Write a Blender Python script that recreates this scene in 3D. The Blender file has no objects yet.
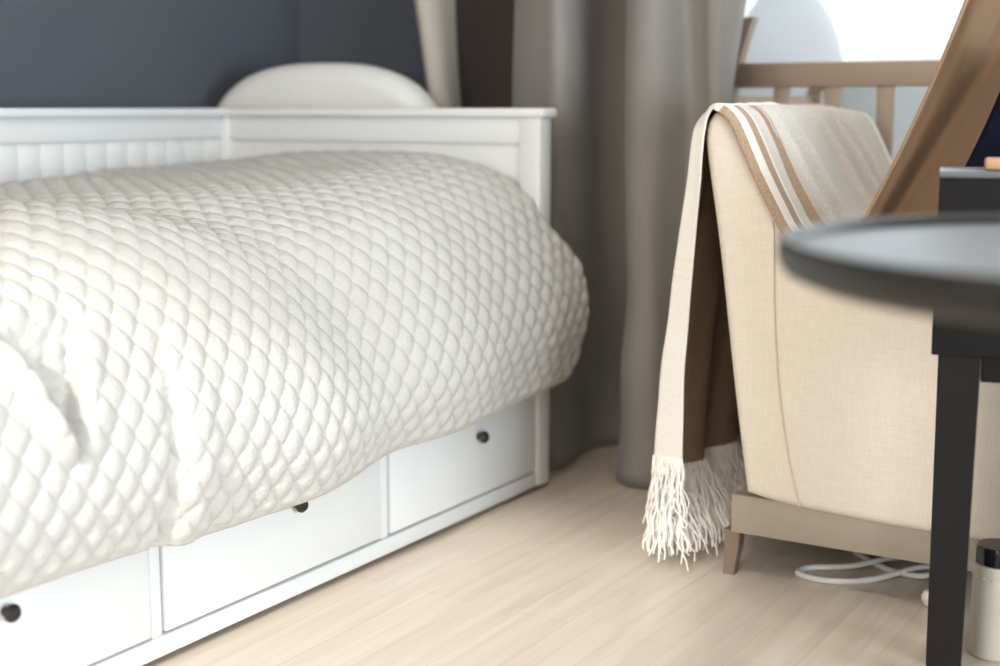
import bpy, bmesh, math, random
import numpy as np
from mathutils import Vector, Matrix

random.seed(7)
rng = np.random.default_rng(7)
SC = bpy.context.scene
COL = SC.collection

# ------------------------------------------------------------------ camera, world, sun, daylight, exposure
cam_data = bpy.data.cameras.new('camera')
cam = bpy.data.objects.new('camera', cam_data)
COL.objects.link(cam)
cam.location = (0, 0, 0.83)
cam.rotation_euler = (math.radians(90 - 9.130), 0, math.radians(31.443))
cam_data.sensor_width = 36.0
cam_data.lens = 1400 * 36.0 / 1000
cam_data.clip_start = 0.05
cam_data.dof.use_dof = True
cam_data.dof.focus_distance = 2.24
cam_data.dof.aperture_fstop = 2.0
SC.camera = cam

SC.view_settings.view_transform = 'Standard'
SC.view_settings.look = 'None'
SC.view_settings.gamma = 1.0
SC.view_settings.use_curve_mapping = False
SC.view_settings.exposure = 0.80

world = bpy.data.worlds.new('sky')
SC.world = world
world.use_nodes = True
bg = world.node_tree.nodes['Background']
bg.inputs['Color'].default_value = (0.93, 0.97, 1.0, 1)
bg.inputs['Strength'].default_value = 0.75

sun_data = bpy.data.lights.new('sun', 'SUN')
sun_data.energy = 1.65
sun_data.color = (1.0, 0.96, 0.90)
sun_data.angle = math.radians(2.2)
sun = bpy.data.objects.new('sun', sun_data)
COL.objects.link(sun)
sun.rotation_euler = Vector((-0.20, 0.97, -0.572)).to_track_quat('-Z', 'Y').to_euler()


def daylight(name, loc, aim, w, h, power, colour):
    d = bpy.data.lights.new(name, 'AREA')
    d.shape = 'RECTANGLE'
    d.size = w
    d.size_y = h
    d.energy = power
    d.color = colour
    o = bpy.data.objects.new(name, d)
    COL.objects.link(o)
    o.location = loc
    o.rotation_euler = Vector(aim).to_track_quat('-Z', 'Y').to_euler()
    return o


daylight('daylight_bay', (0.2, 4.14, 1.68), (-0.1, -1, -0.18), 3.7, 1.7, 34, (0.84, 0.94, 1.0))
daylight('daylight_right', (2.54, 0.6, 0.78), (-1, 0.22, -0.02), 2.0, 1.0, 90, (0.76, 0.90, 1.0))
daylight('daylight_rear', (-0.8, -1.74, 1.68), (0, 1, -0.16), 2.1, 1.5, 38, (1.0, 0.92, 0.82))
daylight('ceiling_lamp', (-0.55, 0.90, 2.66), (0, 0, -1), 0.34, 0.34, 8, (1.0, 0.84, 0.64))

# ------------------------------------------------------------------ materials
def new_mat(name):
    m = bpy.data.materials.new(name)
    m.use_nodes = True
    nt = m.node_tree
    return m, nt, nt.nodes['Principled BSDF']


def mat(name, col, rough=0.5, var=0.0, scale=20.0, bump=0.0, bscale=None, stretch=(1, 1, 1), metal=0.0, sheen=0.0, coat=0.0, spec=0.5):
    m, nt, p = new_mat(name)
    p.inputs['Base Color'].default_value = (*col, 1)
    p.inputs['Roughness'].default_value = rough
    p.inputs['Metallic'].default_value = metal
    p.inputs['Specular IOR Level'].default_value = spec
    if sheen:
        p.inputs['Sheen Weight'].default_value = sheen
    if coat:
        p.inputs['Coat Weight'].default_value = coat
        p.inputs['Coat Roughness'].default_value = 0.15
    tc = nt.nodes.new('ShaderNodeTexCoord')
    mp = nt.nodes.new('ShaderNodeMapping')
    mp.inputs['Scale'].default_value = stretch
    nt.links.new(tc.outputs['Object'], mp.inputs['Vector'])
    if var:
        n = nt.nodes.new('ShaderNodeTexNoise')
        n.inputs['Scale'].default_value = scale
        n.inputs['Detail'].default_value = 4
        nt.links.new(mp.outputs['Vector'], n.inputs['Vector'])
        mx = nt.nodes.new('ShaderNodeMixRGB')
        mx.inputs[1].default_value = (*[c * (1 - var) for c in col], 1)
        mx.inputs[2].default_value = (*[min(1, c * (1 + var)) for c in col], 1)
        nt.links.new(n.outputs['Fac'], mx.inputs[0])
        nt.links.new(mx.outputs[0], p.inputs['Base Color'])
    if bump:
        n2 = nt.nodes.new('ShaderNodeTexNoise')
        n2.inputs['Scale'].default_value = bscale or scale
        n2.inputs['Detail'].default_value = 3
        nt.links.new(mp.outputs['Vector'], n2.inputs['Vector'])
        b = nt.nodes.new('ShaderNodeBump')
        b.inputs['Strength'].default_value = bump
        b.inputs['Distance'].default_value = 0.004
        nt.links.new(n2.outputs['Fac'], b.inputs['Height'])
        nt.links.new(b.outputs['Normal'], p.inputs['Normal'])
    return m


def weave_mat(name, col, col2, thread=0.0015, bump=0.15, slub=0.8):
    """Plain linen weave from two crossed wave textures and slubby noise."""
    m, nt, p = new_mat(name)
    p.inputs['Roughness'].default_value = 0.9
    p.inputs['Specular IOR Level'].default_value = 0.2
    tc = nt.nodes.new('ShaderNodeTexCoord')
    facs = []
    for st in ((1, 1, 0.06), (0.06, 0.06, 1)):
        mp = nt.nodes.new('ShaderNodeMapping')
        mp.inputs['Scale'].default_value = st
        nt.links.new(tc.outputs['Object'], mp.inputs['Vector'])
        n = nt.nodes.new('ShaderNodeTexNoise')
        n.inputs['Scale'].default_value = 1 / thread
        n.inputs['Detail'].default_value = 2
        nt.links.new(mp.outputs['Vector'], n.inputs['Vector'])
        facs.append(n)
    mul = nt.nodes.new('ShaderNodeMath')
    mul.operation = 'ADD'
    nt.links.new(facs[0].outputs['Fac'], mul.inputs[0])
    nt.links.new(facs[1].outputs['Fac'], mul.inputs[1])
    rp = nt.nodes.new('ShaderNodeMapRange')
    rp.inputs['From Min'].default_value = 1 - slub * 0.6
    rp.inputs['From Max'].default_value = 1 + slub * 0.6
    nt.links.new(mul.outputs[0], rp.inputs['Value'])
    mx = nt.nodes.new('ShaderNodeMixRGB')
    mx.inputs[1].default_value = (*col2, 1)
    mx.inputs[2].default_value = (*col, 1)
    nt.links.new(rp.outputs[0], mx.inputs[0])
    nt.links.new(mx.outputs[0], p.inputs['Base Color'])
    b = nt.nodes.new('ShaderNodeBump')
    b.inputs['Strength'].default_value = bump
    b.inputs['Distance'].default_value = 0.002
    nt.links.new(rp.outputs[0], b.inputs['Height'])
    nt.links.new(b.outputs['Normal'], p.inputs['Normal'])
    return m


def floor_mat():
    m, nt, p = new_mat('oak_laminate')
    tc = nt.nodes.new('ShaderNodeTexCoord')
    mp = nt.nodes.new('ShaderNodeMapping')
    mp.inputs['Rotation'].default_value = (0, 0, math.radians(90))
    nt.links.new(tc.outputs['Object'], mp.inputs['Vector'])
    br = nt.nodes.new('ShaderNodeTexBrick')
    br.inputs['Scale'].default_value = 1.0
    br.inputs['Brick Width'].default_value = 1.28
    br.inputs['Row Height'].default_value = 0.095
    br.inputs['Mortar Size'].default_value = 0.0012
    br.inputs['Color1'].default_value = (0.60, 0.505, 0.415, 1)
    br.inputs['Color2'].default_value = (0.64, 0.545, 0.45, 1)
    br.inputs['Mortar'].default_value = (0.56, 0.46, 0.365, 1)
    nt.links.new(mp.outputs['Vector'], br.inputs['Vector'])
    mp2 = nt.nodes.new('ShaderNodeMapping')
    mp2.inputs['Scale'].default_value = (16, 0.9, 1)
    nt.links.new(tc.outputs['Object'], mp2.inputs['Vector'])
    n = nt.nodes.new('ShaderNodeTexNoise')
    n.inputs['Scale'].default_value = 3.0
    n.inputs['Detail'].default_value = 6
    n.inputs['Distortion'].default_value = 0.6
    nt.links.new(mp2.outputs['Vector'], n.inputs['Vector'])
    mx = nt.nodes.new('ShaderNodeMixRGB')
    mx.blend_type = 'OVERLAY'
    mx.inputs[0].default_value = 0.28
    nt.links.new(br.outputs['Color'], mx.inputs[1])
    nt.links.new(n.outputs['Fac'], mx.inputs[2])
    nt.links.new(mx.outputs[0], p.inputs['Base Color'])
    p.inputs['Roughness'].default_value = 0.38
    return m


def glass_mat():
    m = bpy.data.materials.new('window_glass')
    m.use_nodes = True
    nt = m.node_tree
    nt.nodes.clear()
    out = nt.nodes.new('ShaderNodeOutputMaterial')
    t = nt.nodes.new('ShaderNodeBsdfTransparent')
    g = nt.nodes.new('ShaderNodeBsdfGlossy')
    g.inputs['Roughness'].default_value = 0.02
    fr = nt.nodes.new('ShaderNodeFresnel')
    fr.inputs['IOR'].default_value = 1.45
    mx = nt.nodes.new('ShaderNodeMixShader')
    nt.links.new(fr.outputs[0], mx.inputs[0])
    nt.links.new(t.outputs[0], mx.inputs[1])
    nt.links.new(g.outputs[0], mx.inputs[2])
    nt.links.new(mx.outputs[0], out.inputs['Surface'])
    return m


def translucent_mat(name, col, amount):
    m, nt, p = new_mat(name)
    p.inputs['Base Color'].default_value = (*col, 1)
    p.inputs['Roughness'].default_value = 0.9
    tr = nt.nodes.new('ShaderNodeBsdfTranslucent')
    tr.inputs['Color'].default_value = (*col, 1)
    mx = nt.nodes.new('ShaderNodeMixShader')
    mx.inputs[0].default_value = amount
    out = nt.nodes['Material Output']
    nt.links.new(p.outputs[0], mx.inputs[1])
    nt.links.new(tr.outputs[0], mx.inputs[2])
    nt.links.new(mx.outputs[0], out.inputs['Surface'])
    return m


def throw_mat():
    """Cream handloom cloth: UV x runs across the cloth in metres from its front hem, UV y along it."""
    m, nt, p = new_mat('striped_cotton_throw')
    p.inputs['Roughness'].default_value = 0.9
    p.inputs['Specular IOR Level'].default_value = 0.2
    uv = nt.nodes.new('ShaderNodeUVMap')
    sep = nt.nodes.new('ShaderNodeSeparateXYZ')
    nt.links.new(uv.outputs[0], sep.inputs[0])
    ramp = nt.nodes.new('ShaderNodeValToRGB')
    ramp.color_ramp.interpolation = 'CONSTANT'
    cream, tan, brown, white = (0.60, 0.545, 0.49), (0.40, 0.28, 0.19), (0.34, 0.23, 0.15), (0.82, 0.76, 0.69)
    stops = [(0.0, tan), (0.009, white), (0.046, tan), (0.078, white), (0.084, cream), (0.118, brown), (0.150, white), (0.156, tan), (0.162, cream),
             (0.70, white), (0.99, tan)]
    el = ramp.color_ramp.elements
    while len(el) < len(stops):
        el.new(0.5)
    for e, (pos, c) in zip(el, stops):
        e.position = pos
        e.color = (*c, 1)
    cut = nt.nodes.new('ShaderNodeMath')
    cut.operation = 'GREATER_THAN'
    cut.inputs[1].default_value = 0.335
    nt.links.new(sep.outputs[1], cut.inputs[0])
    sh = nt.nodes.new('ShaderNodeMath')
    sh.operation = 'MULTIPLY_ADD'
    sh.inputs[1].default_value = 0.72
    nt.links.new(cut.outputs[0], sh.inputs[0])
    nt.links.new(sep.outputs[0], sh.inputs[2])
    nt.links.new(sh.outputs[0], ramp.inputs[0])
    # crossed thread noise
    mp = nt.nodes.new('ShaderNodeMapping')
    mp.inputs['Scale'].default_value = (1, 0.25, 1)
    nt.links.new(uv.outputs[0], mp.inputs['Vector'])
    n = nt.nodes.new('ShaderNodeTexNoise')
    n.inputs['Scale'].default_value = 520
    n.inputs['Detail'].default_value = 2
    nt.links.new(mp.outputs[0], n.inputs['Vector'])
    w = nt.nodes.new('ShaderNodeTexWave')
    w.wave_type = 'BANDS'
    w.bands_direction = 'DIAGONAL'
    w.inputs['Scale'].default_value = 130
    w.inputs['Distortion'].default_value = 0.6
    nt.links.new(uv.outputs[0], w.inputs['Vector'])
    mixn = nt.nodes.new('ShaderNodeMixRGB')
    mixn.inputs[0].default_value = 0.22
    nt.links.new(n.outputs['Fac'], mixn.inputs[1])
    nt.links.new(w.outputs['Fac'], mixn.inputs[2])
    # bands across the hanging end
    ramp2 = nt.nodes.new('ShaderNodeValToRGB')
    ramp2.color_ramp.interpolation = 'CONSTANT'
    el = ramp2.color_ramp.elements
    st2 = [(0.0, 0), (0.640, 1), (0.646, 0), (0.655, 1), (0.661, 0), (0.670, 1), (0.676, 0)]
    while len(el) < len(st2):
        el.new(0.5)
    for e, (pos, v) in zip(el, st2):
        e.position = pos
        e.color = (v, v, v, 1)
    nt.links.new(sep.outputs[1], ramp2.inputs[0])
    mb = nt.nodes.new('ShaderNodeMixRGB')
    mb.inputs[2].default_value = (0.80, 0.70, 0.58, 1)
    mf = nt.nodes.new('ShaderNodeMath')
    mf.operation = 'MULTIPLY'
    mf.inputs[1].default_value = 0.55
    nt.links.new(ramp2.outputs[0], mf.inputs[0])
    nt.links.new(mf.outputs[0], mb.inputs[0])
    nt.links.new(ramp.outputs[0], mb.inputs[1])
    ov = nt.nodes.new('ShaderNodeMixRGB')
    ov.blend_type = 'OVERLAY'
    ov.inputs[0].default_value = 0.62
    nt.links.new(mb.outputs[0], ov.inputs[1])
    nt.links.new(mixn.outputs[0], ov.inputs[2])
    nt.links.new(ov.outputs[0], p.inputs['Base Color'])
    b = nt.nodes.new('ShaderNodeBump')
    b.inputs['Strength'].default_value = 0.35
    b.inputs['Distance'].default_value = 0.0015
    nt.links.new(mixn.outputs[0], b.inputs['Height'])
    nt.links.new(b.outputs['Normal'], p.inputs['Normal'])
    return m


M = dict(
    slate=mat('slate_blue_wall_paint', (0.088, 0.096, 0.116), 0.85, 0.04, 4),
    white_wall=mat('white_wall_paint', (0.80, 0.80, 0.78), 0.85, 0.02, 4),
    ceiling=mat('white_ceiling_paint', (0.86, 0.86, 0.85), 0.9),
    floor=floor_mat(),
    white=mat('white_painted_wood', (0.74, 0.74, 0.73), 0.38, 0.03, 6),
    gap=mat('shade_black', (0.02, 0.02, 0.022), 0.8),  # near-black for the shade under the bed and the darkened chair underside
    hole=mat('black_knob', (0.016, 0.014, 0.013), 0.4),
    quilt=mat('quilted_cotton', (0.545, 0.52, 0.49), 0.9, 0.03, 30, 0.5, 130, spec=0.2),
    mattress=mat('mattress_ticking', (0.75, 0.73, 0.70), 0.9),
    pillow=mat('white_pad_cloth', (0.72, 0.71, 0.67), 0.9, 0.02, 30, 0.2, 200),
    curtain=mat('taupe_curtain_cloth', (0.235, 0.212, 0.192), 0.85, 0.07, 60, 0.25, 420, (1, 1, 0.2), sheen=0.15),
    inner=mat('curtain_fold_shade', (0.055, 0.042, 0.037), 0.9),  # curtain cloth darkened to paint in the shade of a deep fold
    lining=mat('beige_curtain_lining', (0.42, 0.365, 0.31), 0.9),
    crib=mat('taupe_painted_crib_wood', (0.40, 0.30, 0.225), 0.5, 0.06, 12, stretch=(1, 1, 6)),
    crib_back=mat('pale_blue_bumper_cloth', (0.62, 0.70, 0.74), 0.9),
    white_cloth=mat('white_cotton', (0.86, 0.87, 0.87), 0.9),
    dome=translucent_mat('thin_white_cloth', (0.90, 0.91, 0.92), 0.5),
    chair=weave_mat('cream_linen_upholstery', (0.82, 0.73, 0.63), (0.70, 0.60, 0.495)),
    seam=mat('cream_seam_cord', (0.66, 0.55, 0.45), 0.9),
    base=mat('taupe_base_rail', (0.36, 0.30, 0.235), 0.6, 0.05, 30),
    chair_leg=mat('brown_stained_leg', (0.20, 0.145, 0.105), 0.45, 0.15, 20, stretch=(1, 1, 0.2)),
    throw=throw_mat(),
    throw_back=weave_mat('shaded_reverse_weave', (0.34, 0.225, 0.15), (0.22, 0.14, 0.09), 0.0018, 0.3, 0.9),  # brown stands in for shade on the inward side of the throw
    fringe=mat('cream_cotton_fringe', (0.92, 0.88, 0.82), 0.9),
    brown=mat('brown_suede_cloth', (0.17, 0.096, 0.047), 0.75, 0.12, 7, 0.3, 90, sheen=0.3),
    piping=mat('pale_piping', (0.36, 0.23, 0.13), 0.6),
    navy=mat('navy_cloth', (0.004, 0.005, 0.013), 0.9, 0.1, 40, spec=0.1),
    table_top=mat('dark_grey_lacquer', (0.018, 0.016, 0.014), 0.42, spec=0.4),
    table=mat('black_stained_wood', (0.014, 0.012, 0.011), 0.7, 0.15, 14, stretch=(1, 1, 0.15), spec=0.12),
    box=mat('black_board', (0.012, 0.011, 0.011), 0.7, spec=0.12),
    box_lid=mat('grey_board', (0.09, 0.10, 0.11), 0.35),
    tan=mat('pale_wood', (0.50, 0.29, 0.16), 0.6, 0.1, 30),
    cream=mat('cream_lacquer', (0.66, 0.58, 0.48), 0.35),
    black_gloss=mat('black_gloss', (0.010, 0.009, 0.012), 0.2),
    cable=mat('white_cable_sleeve', (0.70, 0.66, 0.62), 0.5),
    frame=mat('white_window_frame', (0.85, 0.86, 0.86), 0.4),
    glass=glass_mat(),
)

# ------------------------------------------------------------------ object helpers
def link(name, me, m=None, parent=None):
    o = bpy.data.objects.new(name, me)
    COL.objects.link(o)
    if m is not None:
        me.materials.append(M[m] if isinstance(m, str) else m)
    if parent is not None:
        o.parent = parent
    return o


def finish(bm, name, m, parent=None, smooth=True, angle=35):
    bmesh.ops.recalc_face_normals(bm, faces=bm.faces)
    me = bpy.data.meshes.new(name)
    bm.to_mesh(me)
    bm.free()
    if smooth:
        me.polygons.foreach_set('use_smooth', [True] * len(me.polygons))
        me.set_sharp_from_angle(angle=math.radians(angle))
    return link(name, me, m, parent)


def tag(o, label=None, cat=None, group=None, kind=None):
    for k, v in (('label', label), ('category', cat), ('group', group), ('kind', kind)):
        if v:
            o[k] = v
    return o


def thing(name, loc, label, cat, group=None, rz=0):
    o = bpy.data.objects.new(name, None)
    COL.objects.link(o)
    o.empty_display_size = 0.05
    o.location = loc
    o.rotation_euler = (0, 0, rz)
    return tag(o, label, cat, group)


def add_box(bm, a, b, bevel=0.0, seg=2):
    a, b = Vector(a), Vector(b)
    g = bmesh.ops.create_cube(bm, size=1.0)
    vs = g['verts']
    for v in vs:
        v.co = Vector(((a.x + b.x) / 2 + v.co.x * (b.x - a.x), (a.y + b.y) / 2 + v.co.y * (b.y - a.y), (a.z + b.z) / 2 + v.co.z * (b.z - a.z)))
    if bevel:
        es = list({e for v in vs for e in v.link_edges})
        bmesh.ops.bevel(bm, geom=es, offset=bevel, segments=seg, affect='EDGES', profile=0.5)


def box(name, a, b, m, parent=None, bevel=0.0, seg=2):
    bm = bmesh.new()
    add_box(bm, a, b, bevel, seg)
    return finish(bm, name, m, parent)


def add_tube(bm, pts, r, n=8, caps=True):
    """A round tube along a polyline; r a number or one per point."""
    pts = [Vector(p) for p in pts]
    rs = r if isinstance(r, (list, tuple)) else [r] * len(pts)
    rings = []
    t0 = (pts[1] - pts[0]).normalized()
    ref = Vector((0, 0, 1)) if abs(t0.z) < 0.9 else Vector((1, 0, 0))
    nrm = (ref - t0 * ref.dot(t0)).normalized()
    for i, p in enumerate(pts):
        t = (pts[min(i + 1, len(pts) - 1)] - pts[max(i - 1, 0)]).normalized()
        nrm = (nrm - t * nrm.dot(t)).normalized()
        bn = t.cross(nrm)
        rings.append([bm.verts.new(p + (nrm * math.cos(2 * math.pi * k / n) + bn * math.sin(2 * math.pi * k / n)) * rs[i]) for k in range(n)])
    for i in range(len(rings) - 1):
        for k in range(n):
            bm.faces.new((rings[i][k], rings[i][(k + 1) % n], rings[i + 1][(k + 1) % n], rings[i + 1][k]))
    if caps:
        bm.faces.new(rings[0][::-1])
        bm.faces.new(rings[-1])


def add_lathe(bm, prof, c=(0, 0, 0), n=48):
    """Revolve (r, z) pairs round the vertical through c."""
    c = Vector(c)
    rings = []
    for r, z in prof:
        if r < 1e-6:
            rings.append([bm.verts.new(c + Vector((0, 0, z)))])
        else:
            rings.append([bm.verts.new(c + Vector((r * math.cos(2 * math.pi * k / n), r * math.sin(2 * math.pi * k / n), z))) for k in range(n)])
    for a, b in zip(rings[:-1], rings[1:]):
        for k in range(n):
            f = [a[k % len(a)], a[(k + 1) % len(a)], b[(k + 1) % len(b)], b[k % len(b)]]
            f = list(dict.fromkeys(f))
            if len(f) > 2:
                bm.faces.new(f)


def catmull(pts, per=10):
    P = [np.array(p, float) for p in pts]
    P = [2 * P[0] - P[1]] + P + [2 * P[-1] - P[-2]]
    out = []
    for i in range(1, len(P) - 2):
        for k in range(per):
            t = k / per
            a, b, c, d = P[i - 1:i + 3]
            out.append(0.5 * (2 * b + (c - a) * t + (2 * a - 5 * b + 4 * c - d) * t * t + (3 * b - a - 3 * c + d) * t ** 3))
    out.append(P[-2])
    return np.array(out)


def resample(P, n):
    d = np.r_[0, np.cumsum(np.linalg.norm(np.diff(P, axis=0), axis=1))]
    t = np.linspace(0, d[-1], n)
    return np.stack([np.interp(t, d, P[:, k]) for k in range(P.shape[1])], 1)


def prism(name, outline, y0, y1, m, parent=None, bevel=0.0, seg=3, axis='y', bulge=0.0):
    """A closed (a, z) outline extruded along y (or x), its two rims rounded over."""
    bm = bmesh.new()
    mk = (lambda a, z, s: (a, s, z)) if axis == 'y' else (lambda a, z, s: (s, a, z))
    A = [bm.verts.new(mk(a, z, y0)) for a, z in outline]
    B = [bm.verts.new(mk(a, z, y1)) for a, z in outline]
    n = len(outline)
    fa, fb = bm.faces.new(A), bm.faces.new(B[::-1])
    for i in range(n):
        bm.faces.new((A[i], A[(i + 1) % n], B[(i + 1) % n], B[i]))
    bmesh.ops.recalc_face_normals(bm, faces=bm.faces)
    if bevel:
        es = list(fa.edges) + list(fb.edges)
        bmesh.ops.bevel(bm, geom=es, offset=bevel, segments=seg, affect='EDGES', profile=0.5, clamp_overlap=True)
    return finish(bm, name, m, parent, angle=40)


def grid_mesh(name, P, m, parent=None, uv=None, thick=0.0, offset=-1.0):
    """A (nu, nv, 3) array of points as one smooth quad mesh."""
    nu, nv = P.shape[:2]
    idx = np.arange(nu * nv).reshape(nu, nv)
    q = np.stack([idx[:-1, :-1], idx[1:, :-1], idx[1:, 1:], idx[:-1, 1:]], -1).reshape(-1, 4)
    me = bpy.data.meshes.new(name)
    me.vertices.add(nu * nv)
    me.vertices.foreach_set('co', P.reshape(-1).astype(np.float32))
    me.loops.add(q.size)
    me.loops.foreach_set('vertex_index', q.reshape(-1).astype(np.int32))
    me.polygons.add(len(q))
    me.polygons.foreach_set('loop_start', np.arange(0, q.size, 4, dtype=np.int32))
    me.polygons.foreach_set('loop_total', np.full(len(q), 4, dtype=np.int32))
    me.polygons.foreach_set('use_smooth', np.ones(len(q), dtype=bool))
    if uv is not None:
        l = me.uv_layers.new(name='UVMap')
        l.data.foreach_set('uv', uv.reshape(-1, 2)[q.reshape(-1)].reshape(-1).astype(np.float32))
    me.update(calc_edges=True)
    me.validate()
    o = link(name, me, m, parent)
    if thick:
        s = o.modifiers.new('cloth_thickness', 'SOLIDIFY')
        s.thickness = thick
        s.offset = offset
    return o


def normals(P):
    du = np.gradient(P, axis=0)
    dv = np.gradient(P, axis=1)
    n = np.cross(du, dv)
    return n / np.maximum(np.linalg.norm(n, axis=-1, keepdims=True), 1e-9)


def waves(a, b, k, seed, n=7):
    """Smooth irregular noise over two coordinates."""
    r = np.random.default_rng(seed)
    out = np.zeros_like(a)
    for _ in range(n):
        th, ph, f = r.uniform(0, 2 * math.pi), r.uniform(0, 2 * math.pi), k * r.uniform(0.6, 1.7)
        out += np.sin((a * math.cos(th) + b * math.sin(th)) * f + ph)
    return out / n


def sstep(a, b, x):
    t = np.clip((x - a) / (b - a), 0, 1)
    return t * t * (3 - 2 * t)


# ------------------------------------------------------------------ the room
XL, XR, YB, YN, YW, H = -2.55, 2.4, -1.6, 3.10, 4.0, 2.75


def struct(name, a, b, m):
    return tag(box(name, a, b, m), kind='structure')


struct('floor', (XL - 0.15, YB - 0.15, -0.08), (XR + 0.15, YW + 0.15, 0), 'floor')
struct('ceiling', (XL - 0.15, YB - 0.15, H), (XR + 0.15, YW + 0.15, H + 0.1), 'ceiling')
struct('wall_left', (XL - 0.15, YB - 0.15, 0), (XL, YN + 0.12, H), 'slate')
struct('wall_nook', (XL - 0.15, YN, 0), (-1.80, YN + 0.12, H), 'slate')
struct('wall_return', (-1.95, YN + 0.12, 0), (-1.80, YW + 0.15, H), 'white_wall')


def walled_window(n, wall, y0, y1, x0, x1, z0, z1, xa, xb, mull, m):
    """A wall across the room with one window opening, built as one mesh, and the window in it."""
    bm = bmesh.new()
    add_box(bm, (xa, y0, 0), (xb, y1, z0))
    add_box(bm, (xa, y0, z1), (xb, y1, H))
    add_box(bm, (xa, y0, z0), (x0, y1, z1))
    add_box(bm, (x1, y0, z0), (xb, y1, z1))
    tag(finish(bm, wall, m), kind='structure')
    w = bpy.data.objects.new(n, None)
    COL.objects.link(w)
    yc = (y0 + y1) / 2
    w.location = ((x0 + x1) / 2, yc, z0)
    tag(w, kind='structure')
    off = w.location
    bm = bmesh.new()
    t = 0.045

    def fb(a, b):
        add_box(bm, Vector(a) - off, Vector(b) - off, 0.004)
    fb((x0, yc - 0.03, z0), (x1, yc + 0.03, z0 + t))
    fb((x0, yc - 0.03, z1 - t), (x1, yc + 0.03, z1))
    fb((x0, yc - 0.03, z0 + t), (x0 + t, yc + 0.03, z1 - t))
    fb((x1 - t, yc - 0.03, z0 + t), (x1, yc + 0.03, z1 - t))
    for x in mull:
        fb((x - t / 2, yc - 0.03, z0 + t), (x + t / 2, yc + 0.03, z1 - t))
    finish(bm, 'window_frame', 'frame', w)
    xs = [x0 + t] + [x for x in mull] + [x1 - t]
    for i in range(len(xs) - 1):
        a = xs[i] + (t / 2 if i else 0)
        b = xs[i + 1] - (t / 2 if i < len(xs) - 2 else 0)
        box('pane', Vector((a, yc - 0.003, z0 + t)) - off, Vector((b, yc + 0.003, z1 - t)) - off, 'glass', w)
    return w


w1 = walled_window('window_1', 'wall_bay', YW, YW + 0.12, -1.72, 2.1, 0.82, 2.5, -1.80, XR, (0.35,), 'white_wall')
box('window_sill', (-1.95, -0.22, -0.03), (1.95, -0.062, 0.0), 'frame', w1, 0.006)
bm = bmesh.new()
add_box(bm, (XR, YB - 0.15, 0), (XR + 0.15, -0.45, H))
add_box(bm, (XR, 1.65, 0), (XR + 0.15, YW + 0.15, H))
add_box(bm, (XR, -0.45, 0), (XR + 0.15, 1.65, 0.2))
add_box(bm, (XR, -0.45, 1.35), (XR + 0.15, 1.65, H))
tag(finish(bm, 'wall_right', 'white_wall'), kind='structure')
w3 = bpy.data.objects.new('window_3', None)
COL.objects.link(w3)
w3.location = (XR + 0.06, 0.6, 0.2)
tag(w3, kind='structure')
bm = bmesh.new()
add_box(bm, (-0.03, -1.05, 0), (0.03, 1.05, 0.045), 0.004)
add_box(bm, (-0.03, -1.05, 1.105), (0.03, 1.05, 1.15), 0.004)
add_box(bm, (-0.03, -1.05, 0.045), (0.03, -1.005, 1.105), 0.004)
add_box(bm, (-0.03, 1.005, 0.045), (0.03, 1.05, 1.105), 0.004)
finish(bm, 'window_frame', 'frame', w3)
box('pane', (-0.003, -1.005, 0.045), (0.003, 1.005, 1.105), 'glass', w3)
walled_window('window_2', 'wall_back', YB - 0.12, YB, -2.2, -0.075, 0.90, 2.46, XL, XR, (), 'white_wall')

# ------------------------------------------------------------------ daybed
BX0, BX1, BY0, BY1, BH = -2.40, -1.478, 0.82, 2.628, 0.83
bed = thing('daybed', (-1.94, 1.72, 0), 'white painted wooden daybed with three drawers under its quilted cover', 'bed')
bo = Vector(bed.location)


def B(p):
    return Vector(p) - bo


def bed_end(ya, yb, inner):
    """End panel with two posts, a flat field and a broad cap."""
    ym = (ya + yb) / 2
    bm = bmesh.new()
    add_box(bm, B((BX0 + 0.045, ym - 0.011, 0.045)), B((BX1 - 0.045, ym + 0.011, BH - 0.02)), 0.001)
    r = ym + (0.011 if inner > 0 else -0.011)
    add_box(bm, B((BX0 + 0.045, min(r, r + inner * 0.008), BH - 0.075)), B((BX1 - 0.045, max(r, r + inner * 0.008), BH - 0.02)), 0.002)
    e = finish(bm, 'end_panel', 'white', bed)
    for x in (BX0, BX1 - 0.05):
        box('post', B((x, ya, 0.012)), B((x + 0.05, yb, BH - 0.018)), 'white', e, 0.004)
    box('cap_rail', B((BX0 - 0.006, ya - 0.008, BH - 0.02)), B((BX1 + 0.010, yb + 0.008, BH)), 'white', e, 0.006, 3)


bed_end(BY1 - 0.05, BY1, -1)
bed_end(BY0, BY0 + 0.05, 1)
# back with tongue-and-groove boards
bm = bmesh.new()
yy = BY0 + 0.05
nb = 28
wb = (BY1 - 0.05 - yy) / nb
for i in range(nb):
    add_box(bm, B((BX0 + 0.008, yy + i * wb + 0.0003, 0.3)), B((BX0 + 0.026, yy + (i + 1) * wb - 0.0003, BH - 0.07)), 0.0006)
add_box(bm, B((BX0 + 0.012, yy, 0.012)), B((BX0 + 0.022, BY1 - 0.05, BH - 0.02)))
add_box(bm, B((BX0 + 0.004, yy, BH - 0.072)), B((BX0 + 0.034, BY1 - 0.05, BH - 0.018)), 0.003)
bp = finish(bm, 'back_panel', 'white', bed)
box('cap_rail', B((BX0 - 0.012, BY0 + 0.04, BH - 0.02)), B((BX0 + 0.052, BY1 - 0.042, BH)), 'white', bp, 0.006, 3)
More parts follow.
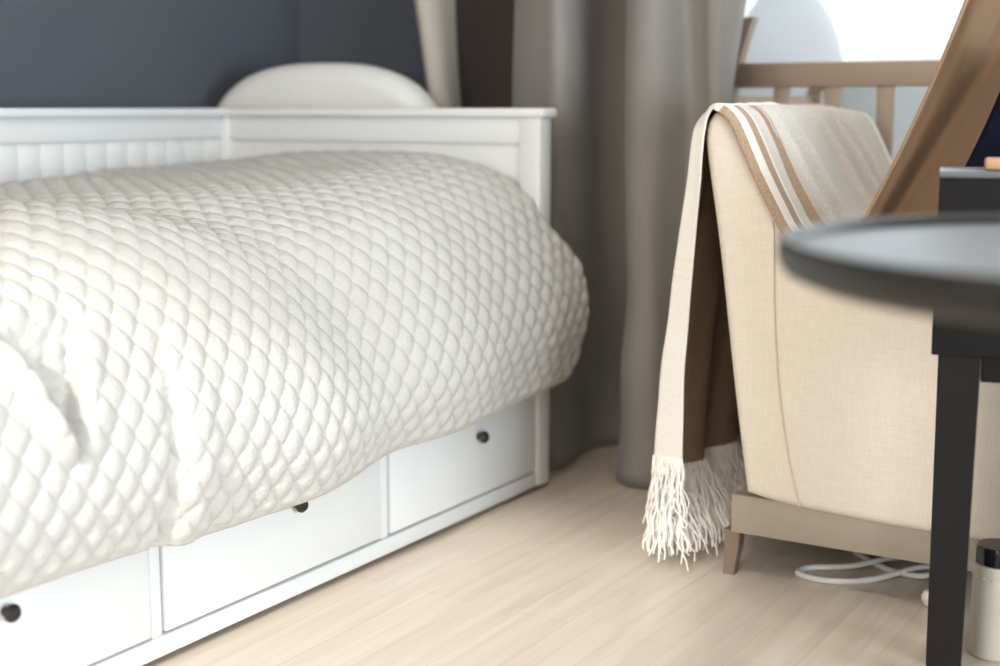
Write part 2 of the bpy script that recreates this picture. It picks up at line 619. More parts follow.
# front frame
bm = bmesh.new()
XF = BX1
divs = [2.024, 1.445]
add_box(bm, B((XF - 0.05, BY0 + 0.05, 0.012)), B((XF - 0.004, BY1 - 0.05, 0.043)), 0.003)
add_box(bm, B((XF - 0.05, BY0 + 0.05, 0.300)), B((XF - 0.004, BY1 - 0.05, 0.360)), 0.003)
for d in divs:
    add_box(bm, B((XF - 0.05, d - 0.011, 0.043)), B((XF - 0.010, d + 0.011, 0.300)), 0.002)
add_box(bm, B((XF - 0.06, BY0 + 0.05, 0.05)), B((XF - 0.052, BY1 - 0.05, 0.30)))
finish(bm, 'front_frame', 'white', bed)
box('slatted_base', B((BX0 + 0.03, BY0 + 0.055, 0.325)), B((XF - 0.055, BY1 - 0.055, 0.36)), 'white', bed, 0.003)
box('gap_shade', B((BX0 + 0.04, BY0 + 0.06, 0.0)), B((XF - 0.035, BY1 - 0.06, 0.012)), 'gap', bed)  # near-black slab standing in for the shadow line below the bed
edges = [BY1 - 0.05, 2.024 + 0.011, 2.024 - 0.011, 1.445 + 0.011, 1.445 - 0.011, BY0 + 0.05]
for i, ky in enumerate((2.342, 1.766, 1.170)):
    ya, yb = edges[2 * i + 1], edges[2 * i]
    d = box('drawer', B((XF - 0.028, ya + 0.003, 0.047)), B((XF - 0.006, yb - 0.003, 0.296)), 'white', bed, 0.003)
    bm = bmesh.new()
    kr = 0.0125
    add_lathe(bm, [(0.0, 0.022), (kr * 0.7, 0.0215), (kr, 0.017), (kr, 0.013), (kr * 0.55, 0.006), (kr * 0.5, 0.0)], n=24)
    bmesh.ops.rotate(bm, verts=bm.verts, cent=(0, 0, 0), matrix=Matrix.Rotation(math.radians(90), 3, 'Y'))
    bmesh.ops.translate(bm, verts=bm.verts, vec=B((XF - 0.006, ky, 0.172)))
    tag(finish(bm, 'knob', 'hole', d), 'small black drawer knob')

tag(box('mattress', (BX0 + 0.045, BY0 + 0.06, 0.362), (XF - 0.06, BY1 - 0.07, 0.50), 'mattress', None, 0.03, 4),
    'pale mattress lying on the white daybed under the quilt', 'mattress')

# ------------------------------------------------------------------ quilt
def quilt():
    du = 0.0045
    y0, y1 = 0.88, 2.572
    # profiles across the bed (x, z) at several stations along it
    st = {
        0.88: [(-2.33, .585), (-2.10, .61), (-1.85, .62), (-1.66, .61), (-1.53, .555), (-1.445, .45), (-1.418, .33), (-1.440, .215)],
        1.25: [(-2.33, .62), (-2.10, .645), (-1.85, .655), (-1.66, .645), (-1.53, .585), (-1.440, .46), (-1.410, .33), (-1.438, .216)],
        1.55: [(-2.33, .655), (-2.10, .665), (-1.85, .66), (-1.66, .645), (-1.53, .580), (-1.440, .45), (-1.412, .32), (-1.440, .200)],
        1.90: [(-2.33, .665), (-2.10, .68), (-1.85, .675), (-1.66, .655), (-1.53, .595), (-1.440, .46), (-1.405, .33), (-1.440, .216)],
        2.25: [(-2.33, .69), (-2.10, .70), (-1.85, .70), (-1.66, .685), (-1.53, .625), (-1.435, .49), (-1.398, .36), (-1.436, .228)],
        2.48: [(-2.33, .695), (-2.10, .712), (-1.85, .715), (-1.66, .705), (-1.53, .655), (-1.435, .54), (-1.398, .40), (-1.432, .246)],
        2.60: [(-2.33, .665), (-2.10, .685), (-1.85, .700), (-1.66, .695), (-1.53, .650), (-1.440, .54), (-1.408, .41), (-1.436, .252)],
    }
    ks = sorted(st)
    nv = 330
    profs = [resample(catmull(st[k], 14), nv) for k in ks]
    nu = int((y1 - y0) / du) + 1
    ys = np.linspace(y0, y1, nu)
    PR = np.zeros((nu, nv, 2))
    K = np.array(ks)
    for i, y in enumerate(ys):
        j = min(max(np.searchsorted(K, y) - 1, 0), len(K) - 2)
        t = (y - K[j]) / (K[j + 1] - K[j])
        t = t * t * (3 - 2 * t) * 0.5 + t * 0.5
        PR[i] = profs[j] * (1 - t) + profs[j + 1] * t
    X, Z = PR[..., 0], PR[..., 1]
    Y = np.repeat(ys[:, None], nv, 1)
    # past the rail's front the cloth reaches out over the end post
    Y = Y + sstep(-1.487, -1.405, X) * sstep(2.30, 2.572, Y) * 0.075
    P = np.stack([X, Y, Z], -1)
    s = np.r_[0, np.cumsum(np.linalg.norm(np.diff(profs[2], axis=0), axis=1))]
    S = np.repeat(s[None, :], nu, 0)
    U = Y
    top = 1 - sstep(0.62, 0.85, S)
    hang = sstep(0.80, 0.98, S)
    n = normals(P)
    if n[nu // 2, 20, 2] < 0:
        n = -n
    # lumps of the bedding inside
    lump = 0.016 * waves(U, S, 7.0, 3) * (0.45 + 0.55 * top) + 0.006 * waves(U, S, 19.0, 5)
    # long low roll from the back corner towards the front of the near end
    roll = 0.022 * np.exp(-((U - (1.25 + 0.55 * (S - 0.3))) / 0.16) ** 2) * sstep(0.1, 0.5, S)
    roll -= 0.016 * np.exp(-((U - (1.62 + 0.45 * (S - 0.4))) / 0.10) ** 2) * sstep(0.15, 0.6, S)
    # a soft pleat running down the drape
    zz = Z
    py = 1.402 + 0.05 * (zz - 0.2)
    pleat = -0.014 * np.exp(-((U - py) / 0.014) ** 2) * sstep(0.58, 0.30, zz) * hang
    pleat += 0.012 * np.exp(-((U - py - 0.045) / 0.03) ** 2) * sstep(0.60, 0.30, zz) * hang
    # hem waves
    hemw = 0.010 * waves(U, S * 0.2, 16.0, 9) * sstep(0.45, 0.2, zz) * hang
    D = lump + roll + pleat + hemw
    edge = np.minimum(1, (S[:, ::-1] * 0 + (s[-1] - S)) / 0.02)
    # sunk pocket where the cover is tucked in: flush at its top, deepest at the low tip
    tipy, tipz, topz = 1.236, 0.372, 0.560
    h = (zz - tipz) / (topz - tipz)
    hc = np.clip(h, 0, 1.4)
    yl = tipy - 0.068 * h
    yr = tipy + 0.014 + 0.078 * hc ** 1.2
    f = np.clip((U - yl) / np.maximum(yr - yl, 1e-4), 0, 1)
    d0 = 0.088 * np.clip(1 - h, 0, 1) ** 0.55 * sstep(-0.05, 0.06, h)
    inside = sstep(-0.002, 0.004, U - yl) * sstep(0.002, -0.004, U - yr) * hang
    wr = 0.006 * waves(U * 0.8 + S * 0.5, S, 170.0, 21, 5)
    sink = inside * (d0 * (1 - f ** 2.2) + wr * np.minimum(1, d0 / 0.02) + 0.012 * np.exp(-((f - 0.86) / 0.09) ** 2) * np.minimum(1, d0 / 0.02))
    lip = (0.022 * np.exp(-((U - yl + 0.012) / 0.016) ** 2) * (U < yl + 0.004) + 0.006 * np.exp(-((U - yr - 0.01) / 0.02) ** 2) * (U > yr)) * sstep(-0.05, 0.2, h) * sstep(1.05, 0.6, h) * hang
    D = D + lip - sink
    # stitched diamonds
    pu, ps = 0.047, 0.064
    a, b = U / pu + S / ps, U / pu - S / ps
    jit = 0.10 * waves(U, S, 30, 31)
    amp_cut = 1 - 0.75 * inside * np.minimum(1, d0 / 0.02)
    puff = amp_cut * (np.abs(np.sin(math.pi * (a + jit))) * np.abs(np.sin(math.pi * (b + jit)))) ** 0.42
    amp = 0.0098 * edge
    crink = 0.0012 * waves(U, S, 190, 41, 9) + 0.0008 * waves(U, S, 420, 43, 9)
    D = D + puff * amp + crink * puff
    P = P + n * D[..., None]
    P[..., 1] = np.where(P[..., 0] < -1.47, np.minimum(P[..., 1], 2.574), P[..., 1])
    P[..., 0] = np.maximum(P[..., 0], -2.345)
    o = grid_mesh('quilt', P, 'quilt', None, None, 0.006, -1.0)
    # bound hem along the front and the far end
    bm = bmesh.new()
    add_tube(bm, [Vector(q) for q in P[::6, -1]], 0.0055, 8)
    finish(bm, 'bound_hem', 'quilt', o)
    return tag(o, 'cream diamond quilted bedspread puffed up over the daybed and hanging over its drawers', 'bedspread')


quilt()

# ------------------------------------------------------------------ padded arch behind the daybed end
def arch_outline(x0, x1, z0, z1, n=28, k=2.3, rise=0.55):
    xc, a = (x0 + x1) / 2, (x1 - x0) / 2
    out = [(x0, z0)]
    zs = z0 + (z1 - z0) * rise
    for i in range(n + 1):
        th = math.pi - math.pi * i / n
        c, s_ = math.cos(th), math.sin(th)
        out.append((xc + a * math.copysign(abs(c) ** (2 / k), c), zs + (z1 - zs) * abs(s_) ** (2 / k)))
    out.append((x1, z0))
    return out


hb = thing('upholstered_headboard', (-2.16, 2.725, 0), 'white padded round topped headboard standing behind the far end of the daybed', 'headboard')
prism('padded_panel', [(x + 0, z) for x, z in arch_outline(-0.365, 0.345, 0.30, 0.938, 28, 2.6, 0.62)], -0.055, 0.055, 'pillow', hb, 0.045, 5)
for x in (-0.26, 0.22):
    box('leg', (x - 0.025, -0.02, 0), (x + 0.025, 0.02, 0.31), 'white', hb, 0.004)

# ------------------------------------------------------------------ curtain
def curtain():
    root = thing('curtain', (-1.5, 2.82, 0), 'heavy taupe floor length curtain hanging in folds between the daybed and the crib', 'curtain')
    path = [(-1.985, 2.93), (-1.97, 2.87), (-1.935, 2.83), (-1.905, 2.86), (-1.90, 2.98), (-1.82, 3.06), (-1.73, 3.02), (-1.705, 2.88), (-1.655, 2.79), (-1.575, 2.745),
            (-1.525, 2.735), (-1.512, 2.80), (-1.53, 2.96), (-1.48, 3.03), (-1.415, 2.94), (-1.385, 2.79), (-1.345, 2.725), (-1.29, 2.725), (-1.25, 2.80),
            (-1.205, 2.80), (-1.17, 2.785), (-1.145, 2.80), (-1.14, 2.86), (-1.16, 2.93)]
    C0 = resample(catmull(path, 12), 420)
    nz = 90
    zs = np.linspace(0.008, 2.70, nz)
    t = np.linspace(0, 1, 420)
    P = np.zeros((420, nz, 3))
    for j, z in enumerate(zs):
        k = 1 - z / 2.7
        dx = 0.012 * np.sin(2.2 * z + 9 * t) + 0.006 * np.sin(7 * z + 31 * t)
        dy = 0.010 * np.sin(3.1 * z + 14 * t) + (0.010 * np.sin(17 * z + 8 * t) * math.exp(-((z - 0.22) / 0.2) ** 2))
        P[:, j, 0] = C0[:, 0] + dx
        P[:, j, 1] = C0[:, 1] + dy * (0.7 + 0.6 * k)
        P[:, j, 2] = z
        # the free left edge swings in towards the top
        P[:, j, 0] += sstep(0.86, 1.0, t) * 0.10 * (z - 1.02)
        sw = sstep(0.16, 0.0, t)
        P[:, j, 0] -= sw * 0.13 * (z - 0.83)
    P -= np.array(root.location)
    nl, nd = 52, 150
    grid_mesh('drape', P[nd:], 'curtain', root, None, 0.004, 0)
    tag(grid_mesh('shaded_fold', P[nl:nd + 1], 'inner', root, None, 0.004, 0), 'deep fold of the curtain with its shade painted dark brown')
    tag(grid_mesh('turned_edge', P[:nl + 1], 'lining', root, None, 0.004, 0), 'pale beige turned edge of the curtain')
    bm = bmesh.new()
    add_box(bm, Vector((-2.1, 2.78, 2.70)) - root.location, Vector((-1.0, 2.90, 2.75)) - root.location, 0.004)
    finish(bm, 'ceiling_track', 'white', root)


curtain()

# ------------------------------------------------------------------ crib in the bay
crib = thing('crib', (-0.65, 3.35, 0), 'taupe wooden crib with slatted side standing in front of the bright window', 'crib')
co = Vector(crib.location)


def Cb(p):
    return Vector(p) - co


CX0, CX1, CYF, CYB, CT = -1.275, -0.05, 3.10, 3.70, 0.932
for (yy_, nm) in ((CYF, 'front_rail'), (CYB, 'back_rail')):
    box(nm, Cb((CX0 + 0.02, yy_ - 0.014, CT - 0.056)), Cb((CX1 - 0.02, yy_ + 0.014, CT)), 'crib', crib, 0.005)
    box(nm.replace('rail', 'lower_rail'), Cb((CX0 + 0.02, yy_ - 0.014, 0.28)), Cb((CX1 - 0.02, yy_ + 0.014, 0.33)), 'crib', crib, 0.005)
x = -1.141
while x < CX1 - 0.04:
    box('slat', Cb((x - 0.0185, CYF - 0.009, 0.325)), Cb((x + 0.0185, CYF + 0.009, CT - 0.05)), 'crib', crib, 0.003)
    x += 0.119
for x in (CX0, CX1):                       # sleigh-curved end posts joined by a low board
    sgn = -1 if x == CX0 else 1
    for yp in (CYF, CYB):
        V = []
        bm = bmesh.new()
        for i in range(40):
            z = (1.035 if yp == CYF else 0.90) * i / 39
            xx = x - sgn * (0.006 + 0.050 * max(0, (z - 0.80) / 0.235) ** 1.8) + sgn * 0.012 * math.sin(z * 3)
            th = 0.017 - 0.006 * max(0, (z - 0.85) / 0.185)
            V.append([bm.verts.new(Cb(q)) for q in ((xx - th, yp - 0.018, z), (xx + th, yp - 0.018, z), (xx + th, yp + 0.018, z), (xx - th, yp + 0.018, z))])
        for a_, b_ in zip(V[:-1], V[1:]):
            for k in range(4):
                bm.faces.new((a_[k], a_[(k + 1) % 4], b_[(k + 1) % 4], b_[k]))
        bm.faces.new(V[0])
        bm.faces.new(V[-1][::-1])
        finish(bm, 'end_post', 'crib', crib)
    box('end_board', Cb((x - 0.010, CYF + 0.017, 0.28)), Cb((x + 0.010, CYB - 0.017, 0.86)), 'crib', crib, 0.003)
box('mattress_base', Cb((CX0 + 0.06, CYF + 0.02, 0.50)), Cb((CX1 - 0.06, CYB - 0.02, 0.54)), 'crib', crib, 0.004)
tag(box('crib_mattress', (CX0 + 0.08, CYF + 0.03, 0.541), (CX1 - 0.08, CYB - 0.03, 0.64), 'white_cloth', None, 0.025, 4), 'white mattress lying inside the slatted crib', 'mattress')
bm = bmesh.new()
for i in range(4):
    add_box(bm, (CX0 + 0.09 + i * 0.26, CYB - 0.075, 0.642), (CX0 + 0.09 + (i + 1) * 0.26, CYB - 0.035, 0.895), 0.016, 4)
tag(finish(bm, 'crib_bumper', 'crib_back'), 'pale blue padded bumper lining the back of the crib behind the slats', 'bumper')
tag(prism('rounded_cushion', arch_outline(-1.60, -1.255, 0.8205, 1.175, 28, 2.0, 0.12), 3.865, 3.935, 'dome', None, 0.03, 5),
    'sheer white dome shaped cushion standing on the windowsill beyond the crib', 'cushion')

# ------------------------------------------------------------------ armchair
CH_Y0, CH_Y1 = 2.262, 2.930
ch = thing('armchair', (-0.55, 2.60, 0), 'cream linen tub armchair with the fringed throw over its back', 'armchair')
cho = Vector(ch.location)
side = [(-.878, .160), (-.905, .33), (-.940, .58), (-.968, .745), (-.972, .790), (-.962, .818), (-.940, .825), (-.918, .805), (-.893, .758), (-.868, .715), (-.842, .665),
        (-.812, .615), (-.770, .578), (-.700, .560), (-.600, .552), (-.450, .545), (-.330, .540), (-.270, .525), (-.240, .485), (-.232, .40), (-.240, .25), (-.262, .150),
        (-.40, .140), (-.56, .137), (-.72, .143), (-.82, .150)]
sideC = [tuple(q) for q in resample(catmull(side + side[:1], 6), 150)[:-1]]


def off2(outl):
    return [(a - cho.x, z) for a, z in outl]


prism('side_panel', off2(sideC), CH_Y0 - cho.y, CH_Y0 + 0.085 - cho.y, 'chair', ch, 0.018, 4)
prism('side_panel', off2(sideC), CH_Y1 - 0.085 - cho.y, CH_Y1 - cho.y, 'chair', ch, 0.018, 4)
backp = [(-.872, .160), (-.898, .33), (-.932, .58), (-.960, .745), (-.965, .790), (-.955, .815), (-.935, .820), (-.912, .80), (-.880, .70), (-.840, .50), (-.820, .36), (-.80, .16)]
prism('backrest', off2(backp), CH_Y0 + 0.07 - cho.y, CH_Y1 - 0.07 - cho.y, 'chair', ch, 0.004, 2)
box('seat_base', (-.84 - cho.x, CH_Y0 + 0.06 - cho.y, .150), (-.27 - cho.x, CH_Y1 - 0.06 - cho.y, .33), 'chair', ch, 0.015, 3)
box('seat_cushion', (-.835 - cho.x, CH_Y0 + 0.088 - cho.y, .331), (-.255 - cho.x, CH_Y1 - 0.088 - cho.y, .45), 'chair', ch, 0.04, 5)
bm = bmesh.new()
seam = catmull([(-.842, 2.2605, .640), (-.838, 2.2600, .609), (-.834, 2.2600, .50), (-.822, 2.2600, .36), (-.800, 2.2600, .235), (-.777, 2.2605, .152)], 8)
add_tube(bm, [Vector(q) - cho for q in seam], 0.0016, 6)
finish(bm, 'seam', 'seam', ch)
bm = bmesh.new()
ya, yb = CH_Y0 + 0.012 - cho.y, CH_Y1 - 0.012 - cho.y
xa, xb = -.908 - cho.x, -.275 - cho.x
add_box(bm, (xa, ya, .082), (xb, ya + .03, .152), 0.003)
add_box(bm, (xa, yb - .03, .082), (xb, yb, .152), 0.003)
add_box(bm, (xa, ya + .03, .082), (xa + .03, yb - .03, .152), 0.003)
add_box(bm, (xb - .03, ya + .03, .082), (xb, yb - .03, .152), 0.003)
finish(bm, 'base_rail', 'base', ch)
box('dark_underside', (-.875 - cho.x, CH_Y0 + 0.045 - cho.y, .0845), (-.308 - cho.x, CH_Y1 - 0.045 - cho.y, .0885), 'gap', ch)  # unseen dark sheet, added to cut light bouncing under the chair
for lx in (-.922, -.300):
    for ly in (CH_Y0 + 0.014, CH_Y1 - 0.044):
        bm = bmesh.new()
        v = []
        for (z, w, dx) in ((0.0, 0.020, -0.006 if lx < -.5 else 0.006), (0.05, 0.025, 0), (0.085, 0.030, 0)):
            cx_, cy_ = lx + 0.015 + dx - cho.x, ly + 0.015 - cho.y
            v.append([bm.verts.new((cx_ + i * w / 2, cy_ + j * w / 2, z)) for i, j in ((-1, -1), (1, -1), (1, 1), (-1, 1))])
        for a_, b_ in zip(v[:-1], v[1:]):
            for k in range(4):
                bm.faces.new((a_[k], a_[(k + 1) % 4], b_[(k + 1) % 4], b_[k]))
        bm.faces.new(v[0][::-1])
        bm.faces.new(v[-1])
        finish(bm, 'leg', 'chair_leg', ch)

# ------------------------------------------------------------------ throw over the chair back
def throw():
    ns, ntt = 190, 260
    W = 0.72
    s = np.linspace(0, W, ns)
    base = [(-.735, .575), (-.800, .620), (-.835, .672), (-.862, .722), (-.888, .775), (-.912, .818), (-.940, .838), (-.967, .833), (-.986, .805), (-.994, .76),
            (-1.000, .66), (-1.006, .52), (-1.012, .36), (-1.016, .200)]
    bp = resample(catmull(base, 12), ntt)
    L = np.r_[0, np.cumsum(np.linalg.norm(np.diff(bp, axis=0), axis=1))]
    S, T = np.meshgrid(s, L, indexing='ij')
    X = np.repeat(bp[None, :, 0], ns, 0)
    Z = np.repeat(bp[None, :, 1], ns, 0)
    Y = 2.246 + S * 1.0
    ltop = L[np.argmax(bp[:, 1])]
    hang = sstep(ltop + 0.03, L[-1], T)
    inner = sstep(ltop - 0.02, ltop - 0.16, T)
    # the tub's far corner curls round and drops
    f = np.clip((Y - 2.70) / 0.24, 0, 1.3)
    X = X + 0.020 * f ** 2
    Z = Z - 0.012 * f ** 2
    # the hanging cloth stands off the chair and its front strip turns in to face the room
    down = np.clip((T - ltop) / (L[-1] - ltop), 0, 1)
    sw = 0.060
    c = np.clip((sw - S) / sw, 0, 1)
    X = X - hang ** 0.9 * 0.034
    turn = sstep(ltop - 0.02, ltop + 0.07, T)
    X = X + turn * c * (0.020 + 0.040 * down)
    Y = np.where(S < sw, Y + turn * (sw - S) * 0.80, Y) - turn * (0.042 + 0.012 * down)
    Z = Z - 0.045 * hang * sstep(0.05, 0.13, S)
    # the rest hangs in shallow folds
    fold = 0.014 * np.sin(2 * math.pi * (S - 0.02) / 0.17) * hang * sstep(0.06, 0.12, S)
    X = X + fold
    # a narrow pleat
    X = X - 0.022 * np.exp(-((S - 0.155) / 0.012) ** 2) * hang
    # lengthways folds and creases on the top
    lift = np.zeros_like(X)
    for cs, sl, w, a in ((0.125, 0.15, 0.010, 0.006), (0.19, 0.22, 0.013, 0.008), (0.27, 0.30, 0.016, 0.007), (0.42, 0.30, 0.012, 0.010), (0.50, 0.35, 0.014, 0.011), (0.57, 0.3, 0.012, 0.010)):
        lift += 1.7 * a * np.exp(-((S - cs - sl * (ltop - T) * 0.5) / w) ** 2) * sstep(0.0, 0.06, inner + 0.02) * (0.4 + 0.6 * inner)
    lift += 0.003 * waves(S, T, 28, 61)
    lift -= 0.013 * np.clip(1 - S / 0.016, 0, 1) ** 2 * (1 - turn)
    P = np.stack([X, Y, Z], -1)
    n = normals(P)
    mid = n[ns // 2, int(np.argmax(bp[:, 1]))]
    if mid[2] < 0:
        n = -n
    P = P + n * lift[..., None]
    uv = np.stack([S, T], -1)
    # keep the face that looks out as the front face
    if mid[2] < 0:
        P, uv = P[::-1], uv[::-1]
        S = S[::-1]
    root = thing('throw_blanket', (-0.97, 2.55, 0.83), 'striped cream throw with a knotted fringe draped over the armchair back', 'blanket')
    ro = np.array(root.location)
    cl = grid_mesh('cloth', P - ro, 'throw', root, uv, 0.0032, -1.0)
    cl.data.materials.append(M['throw_back'])
    cl.modifiers[0].material_offset = 1
    # fringe: twisted tassels along the hanging hem
    bm = bmesh.new()
    hem = P[:, -1]
    order = hem if S[0, 0] < S[-1, 0] else hem[::-1]
    d = np.r_[0, np.cumsum(np.linalg.norm(np.diff(order, axis=0), axis=1))]
    r = random.Random(5)
    k = 0
    pos = 0.0
    while pos < d[-1]:
        q = np.array([np.interp(pos, d, order[:, i]) for i in range(3)])
        near = pos < 0.10
        ln = r.uniform(0.10, 0.19) if near else r.uniform(0.10, 0.16)
        for strand in range(3):
            amp = r.uniform(0.002, 0.007)
            ph, ph2 = r.uniform(0, 6.28), r.uniform(0, 6.28)
            lean = Vector((r.uniform(-0.02, 0.02), r.uniform(-0.03, 0.015), 0)) if near else Vector((r.uniform(0.02, 0.10), r.uniform(-0.12, -0.03), 0))
            l2 = ln * r.uniform(0.75, 1.05)
            pts = []
            for j in range(13):
                t = j / 12
                w = amp * t ** 0.6
                pts.append(Vector(q) + lean * t + Vector((w * math.sin(ph + 13 * t), w * math.cos(ph2 + 11 * t), 0.012 - l2 * t)) - root.location)
            add_tube(bm, pts, [0.0019 * (1 - 0.45 * j / 12) for j in range(13)], 5)
        if r.random() < 0.5:                                   # a knot
            bmesh.ops.create_icosphere(bm, subdivisions=2, radius=r.uniform(0.004, 0.007),
                                       matrix=Matrix.Translation(Vector(q) + Vector((0, 0, -r.uniform(0.0, 0.02))) - root.location) @ Matrix.Diagonal((1, 1, 1.5, 1)))
        pos += r.uniform(0.0035, 0.0055)
    # one long loose thread
    q = np.array([np.interp(0.17, d, order[:, i]) for i in range(3)])
    add_tube(bm, [Vector(q) + Vector((-0.01 * math.sin(3 * t) + 0.035 * t * t, -0.02 * t, -0.205 * t)) - root.location for t in np.linspace(0, 1, 14)], 0.0011, 5)
    finish(bm, 'fringe', 'fringe', root)


throw()

# ------------------------------------------------------------------ cushions in the chair
def cushion(name, w, h, thick, m, label, pm=None, fold=False):
    """A square cushion with pinched corners standing in its own x-z plane, lower left corner at the origin."""
    n = 72
    a = np.linspace(-1, 1, n)
    A, Bq = np.meshgrid(a, a, indexing='ij')
    pin = 1 - 0.07 * (1 - Bq ** 2) * np.abs(A) ** 1.5
    pin2 = 1 - 0.07 * (1 - A ** 2) * np.abs(Bq) ** 1.5
    prof = ((1 - np.abs(A) ** 2.2) * (1 - np.abs(Bq) ** 2.2)) ** 0.62
    wr = (waves(A, Bq * 0.30, 11, 79) * 0.55 + waves(A, Bq, 6.0, 77) * 0.15) * prof ** 0.5
    root = thing(name, (0, 0, 0), label, 'cushion')
    pts = []
    for sg in (-1, 1):
        X = (A * pin + 1) * w / 2
        Z = (Bq * pin2 + 1) * h / 2
        Yy = sg * thick / 2 * prof * (1 + wr * 2)
        if fold and sg < 0:
            lean = 0.10 * (Z - h * 0.5)
            Yy = Yy + prof ** 0.2 * (0.050 * np.exp(-((X - 0.078 - lean) / 0.024) ** 2) - 0.016 * np.exp(-((X - 0.026) / 0.02) ** 2) - 0.030 * np.exp(-((X - 0.135 - lean) / 0.03) ** 2) + 0.05 * np.exp(-((X - 0.20 - lean) / 0.03) ** 2))
        pts.append(np.stack([X, Yy, Z], -1))
    bm = bmesh.new()
    for sg, Q in zip((-1, 1), pts):
        V = [[bm.verts.new(Q[i, j]) for j in range(n)] for i in range(n)]
        for i in range(n - 1):
            for j in range(n - 1):
                bm.faces.new((V[i][j], V[i + 1][j], V[i + 1][j + 1], V[i][j + 1]))
    bmesh.ops.remove_doubles(bm, verts=bm.verts, dist=1e-5)
    finish(bm, 'cover', m, root, angle=180)
    if pm:
        Q = pts[0]
        loop = list(Q[:, 0]) + list(Q[-1, 1:]) + list(Q[-2::-1, -1]) + list(Q[0, -2:0:-1])
        bm = bmesh.new()
        add_tube(bm, [Vector((p[0], 0, p[2])) for p in loop] + [Vector((loop[0][0], 0, loop[0][2]))], 0.0045, 8)
        finish(bm, 'piping', pm, root)
    return root


c1 = cushion('cushion', 0.66, 0.72, 0.15, 'brown', 'large brown suede cushion with pale piping standing tilted in the armchair', 'piping', True)
c1.location = (-0.825, 2.388, 0.455)
c1.rotation_euler = (0, math.radians(24), math.radians(31))
c2 = cushion('cushion', 0.42, 0.42, 0.07, 'navy', 'dark navy cushion resting on the armrest beside the brown suede one')
c2.location = (-0.625, 2.297, 0.572)
c2.rotation_euler = (0, math.radians(24), math.radians(31))

# ------------------------------------------------------------------ round table in the foreground
TC = Vector((-0.109, 1.223, 0))
TH = 0.725
tb = thing('round_table', TC, 'round dark lacquered pedestal table close in the right foreground', 'table')
R = 0.32
bm = bmesh.new()
add_lathe(bm, [(0, TH - 0.036), (R - 0.024, TH - 0.036), (R - 0.006, TH - 0.028), (R, TH - 0.018), (R, TH - 0.004), (R - 0.003, TH), (R - 0.010, TH), (R - 0.013, TH - 0.004), (R - 0.016, TH - 0.009), (0, TH - 0.009)], n=96)
finish(bm, 'table_top', 'table_top', tb)
bm = bmesh.new()
add_lathe(bm, [(0, 0.016), (0.028, 0.016), (0.026, 0.06), (0.021, 0.12), (0.021, 0.60), (0.030, 0.66), (0.055, TH - 0.037), (0, TH - 0.037)], n=32)
finish(bm, 'pedestal', 'table', tb)
bm = bmesh.new()
add_lathe(bm, [(0, 0), (0.20, 0), (0.205, 0.005), (0.20, 0.012), (0.05, 0.0155), (0, 0.0155)], n=64)
finish(bm, 'base', 'table', tb)

SX, SY, ST = -0.487, 1.942, 0.746
sd = thing('side_table', (SX, SY, 0), 'slim black wooden side table with a grey top standing in front of the armchair', 'side table', rz=math.radians(14.2))
W_, D_ = 0.34, 0.15
box('top_board', (-0.001, -0.001, ST - 0.010), (W_, D_, ST), 'box_lid', sd, 0.003)
bm = bmesh.new()
add_box(bm, (0, 0, 0.492), (W_, 0.016, ST - 0.010), 0.002)
add_box(bm, (0, D_ - 0.016, 0.492), (W_, D_, ST - 0.010), 0.002)
add_box(bm, (0, 0.016, 0.492), (0.016, D_ - 0.016, ST - 0.010), 0.002)
add_box(bm, (W_ - 0.016, 0.016, 0.492), (W_, D_ - 0.016, ST - 0.010), 0.002)
add_box(bm, (0.016, 0.016, 0.492), (W_ - 0.016, D_ - 0.016, 0.500))
finish(bm, 'apron', 'box', sd)
box('lower_rail', (0.067, 0.012, 0.455), (W_ - 0.067, 0.030, 0.4915), 'table', sd, 0.002)
for lx in (0.010, W_ - 0.066):
    for ly in (0.006, D_ - 0.046):
        bm = bmesh.new()
        v = []
        for (z, w, dp) in ((0.0, 0.047, 0.034), (0.4915, 0.056, 0.040)):
            cx_, cy_ = lx + 0.028, ly + 0.020
            v.append([bm.verts.new((cx_ + i * w / 2, cy_ + j * dp / 2, z)) for i, j in ((-1, -1), (1, -1), (1, 1), (-1, 1))])
        for k in range(4):
            bm.faces.new((v[0][k], v[0][(k + 1) % 4], v[1][(k + 1) % 4], v[1][k]))
        bm.faces.new(v[0][::-1])
        bm.faces.new(v[1])
        finish(bm, 'leg', 'table', sd)
wb_ = box('wooden_block', (0.058, 0.02, 0.0), (0.13, 0.075, 0.016), 'tan', None, 0.004)
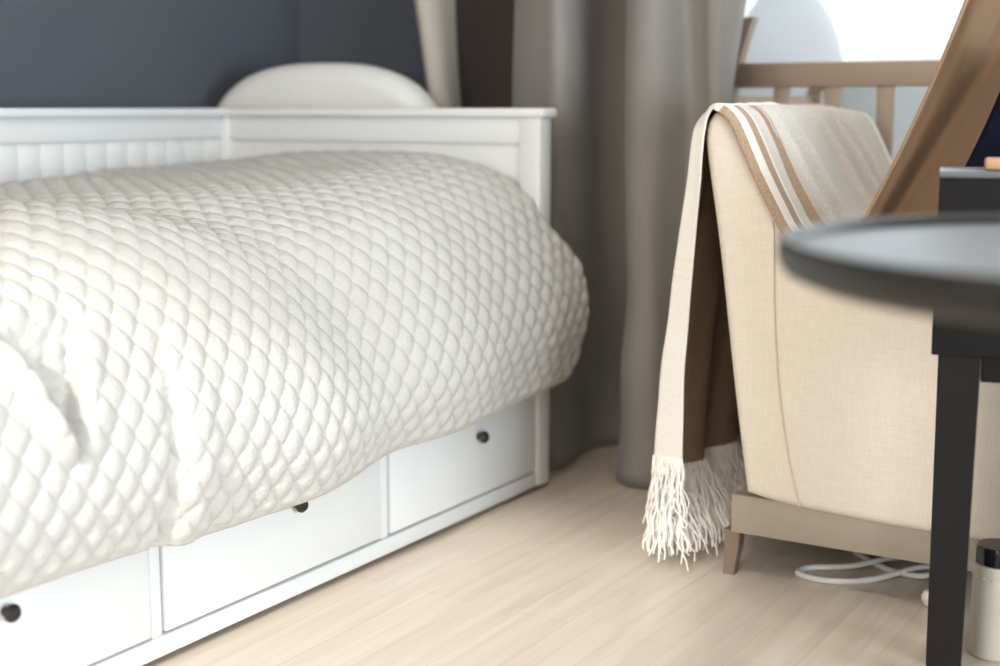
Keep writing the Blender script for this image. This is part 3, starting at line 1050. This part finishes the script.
wb_.location = (SX, SY, ST + 0.0005)
wb_.rotation_euler = (0, 0, math.radians(14.2))
tag(wb_, 'small tan wooden block lying on the black side table', 'block')

# ------------------------------------------------------------------ canister beside the table leg, cable under the chair
cn = thing('canister', (-0.421, 2.145, 0), 'cream cylindrical canister with a black cap on the floor behind the black table leg', 'canister')
bm = bmesh.new()
add_lathe(bm, [(0, 0), (0.034, 0), (0.037, 0.004), (0.037, 0.140), (0.0355, 0.146), (0.030, 0.147), (0, 0.147)], n=40)
body = finish(bm, 'body', 'cream', cn)
bm = bmesh.new()
for k in range(16):
    th = 2 * math.pi * k / 16
    bmesh.ops.create_icosphere(bm, subdivisions=2, radius=0.0022, matrix=Matrix.Translation((0.037 * math.cos(th), 0.037 * math.sin(th), 0.128)))
finish(bm, 'studs', 'cream', body)
bm = bmesh.new()
add_lathe(bm, [(0, 0.1475), (0.034, 0.1475), (0.034, 0.171), (0.032, 0.175), (0, 0.176)], n=40)
tag(finish(bm, 'cap', 'black_gloss', cn), 'black cap')

cb = thing('power_cable', (-0.70, 2.35, 0), 'white power cable lying in loops on the floor under the armchair', 'cable')
bm = bmesh.new()
cpts = [(-.80, 2.58, .006), (-.74, 2.50, .006), (-.665, 2.44, .006), (-.60, 2.43, .010), (-.585, 2.52, .008), (-.66, 2.50, .015), (-.73, 2.42, .008), (-.795, 2.375, .006), (-.80, 2.335, .006),
        (-.745, 2.325, .006), (-.68, 2.37, .006), (-.61, 2.46, .016), (-.575, 2.43, .008), (-.548, 2.36, .006), (-.553, 2.318, .009)]
add_tube(bm, [Vector(q) - cb.location for q in catmull(cpts, 10)], 0.0055, 8)
finish(bm, 'cord', 'cable', cb)
bm = bmesh.new()
add_lathe(bm, [(0, -0.016), (0.007, -0.013), (0.012, -0.004), (0.0125, 0.004), (0.008, 0.012), (0, 0.014)], n=20)
bmesh.ops.translate(bm, verts=bm.verts, vec=Vector((-0.5605, 2.300, 0.017)) - cb.location)
finish(bm, 'plug', 'cable', cb)
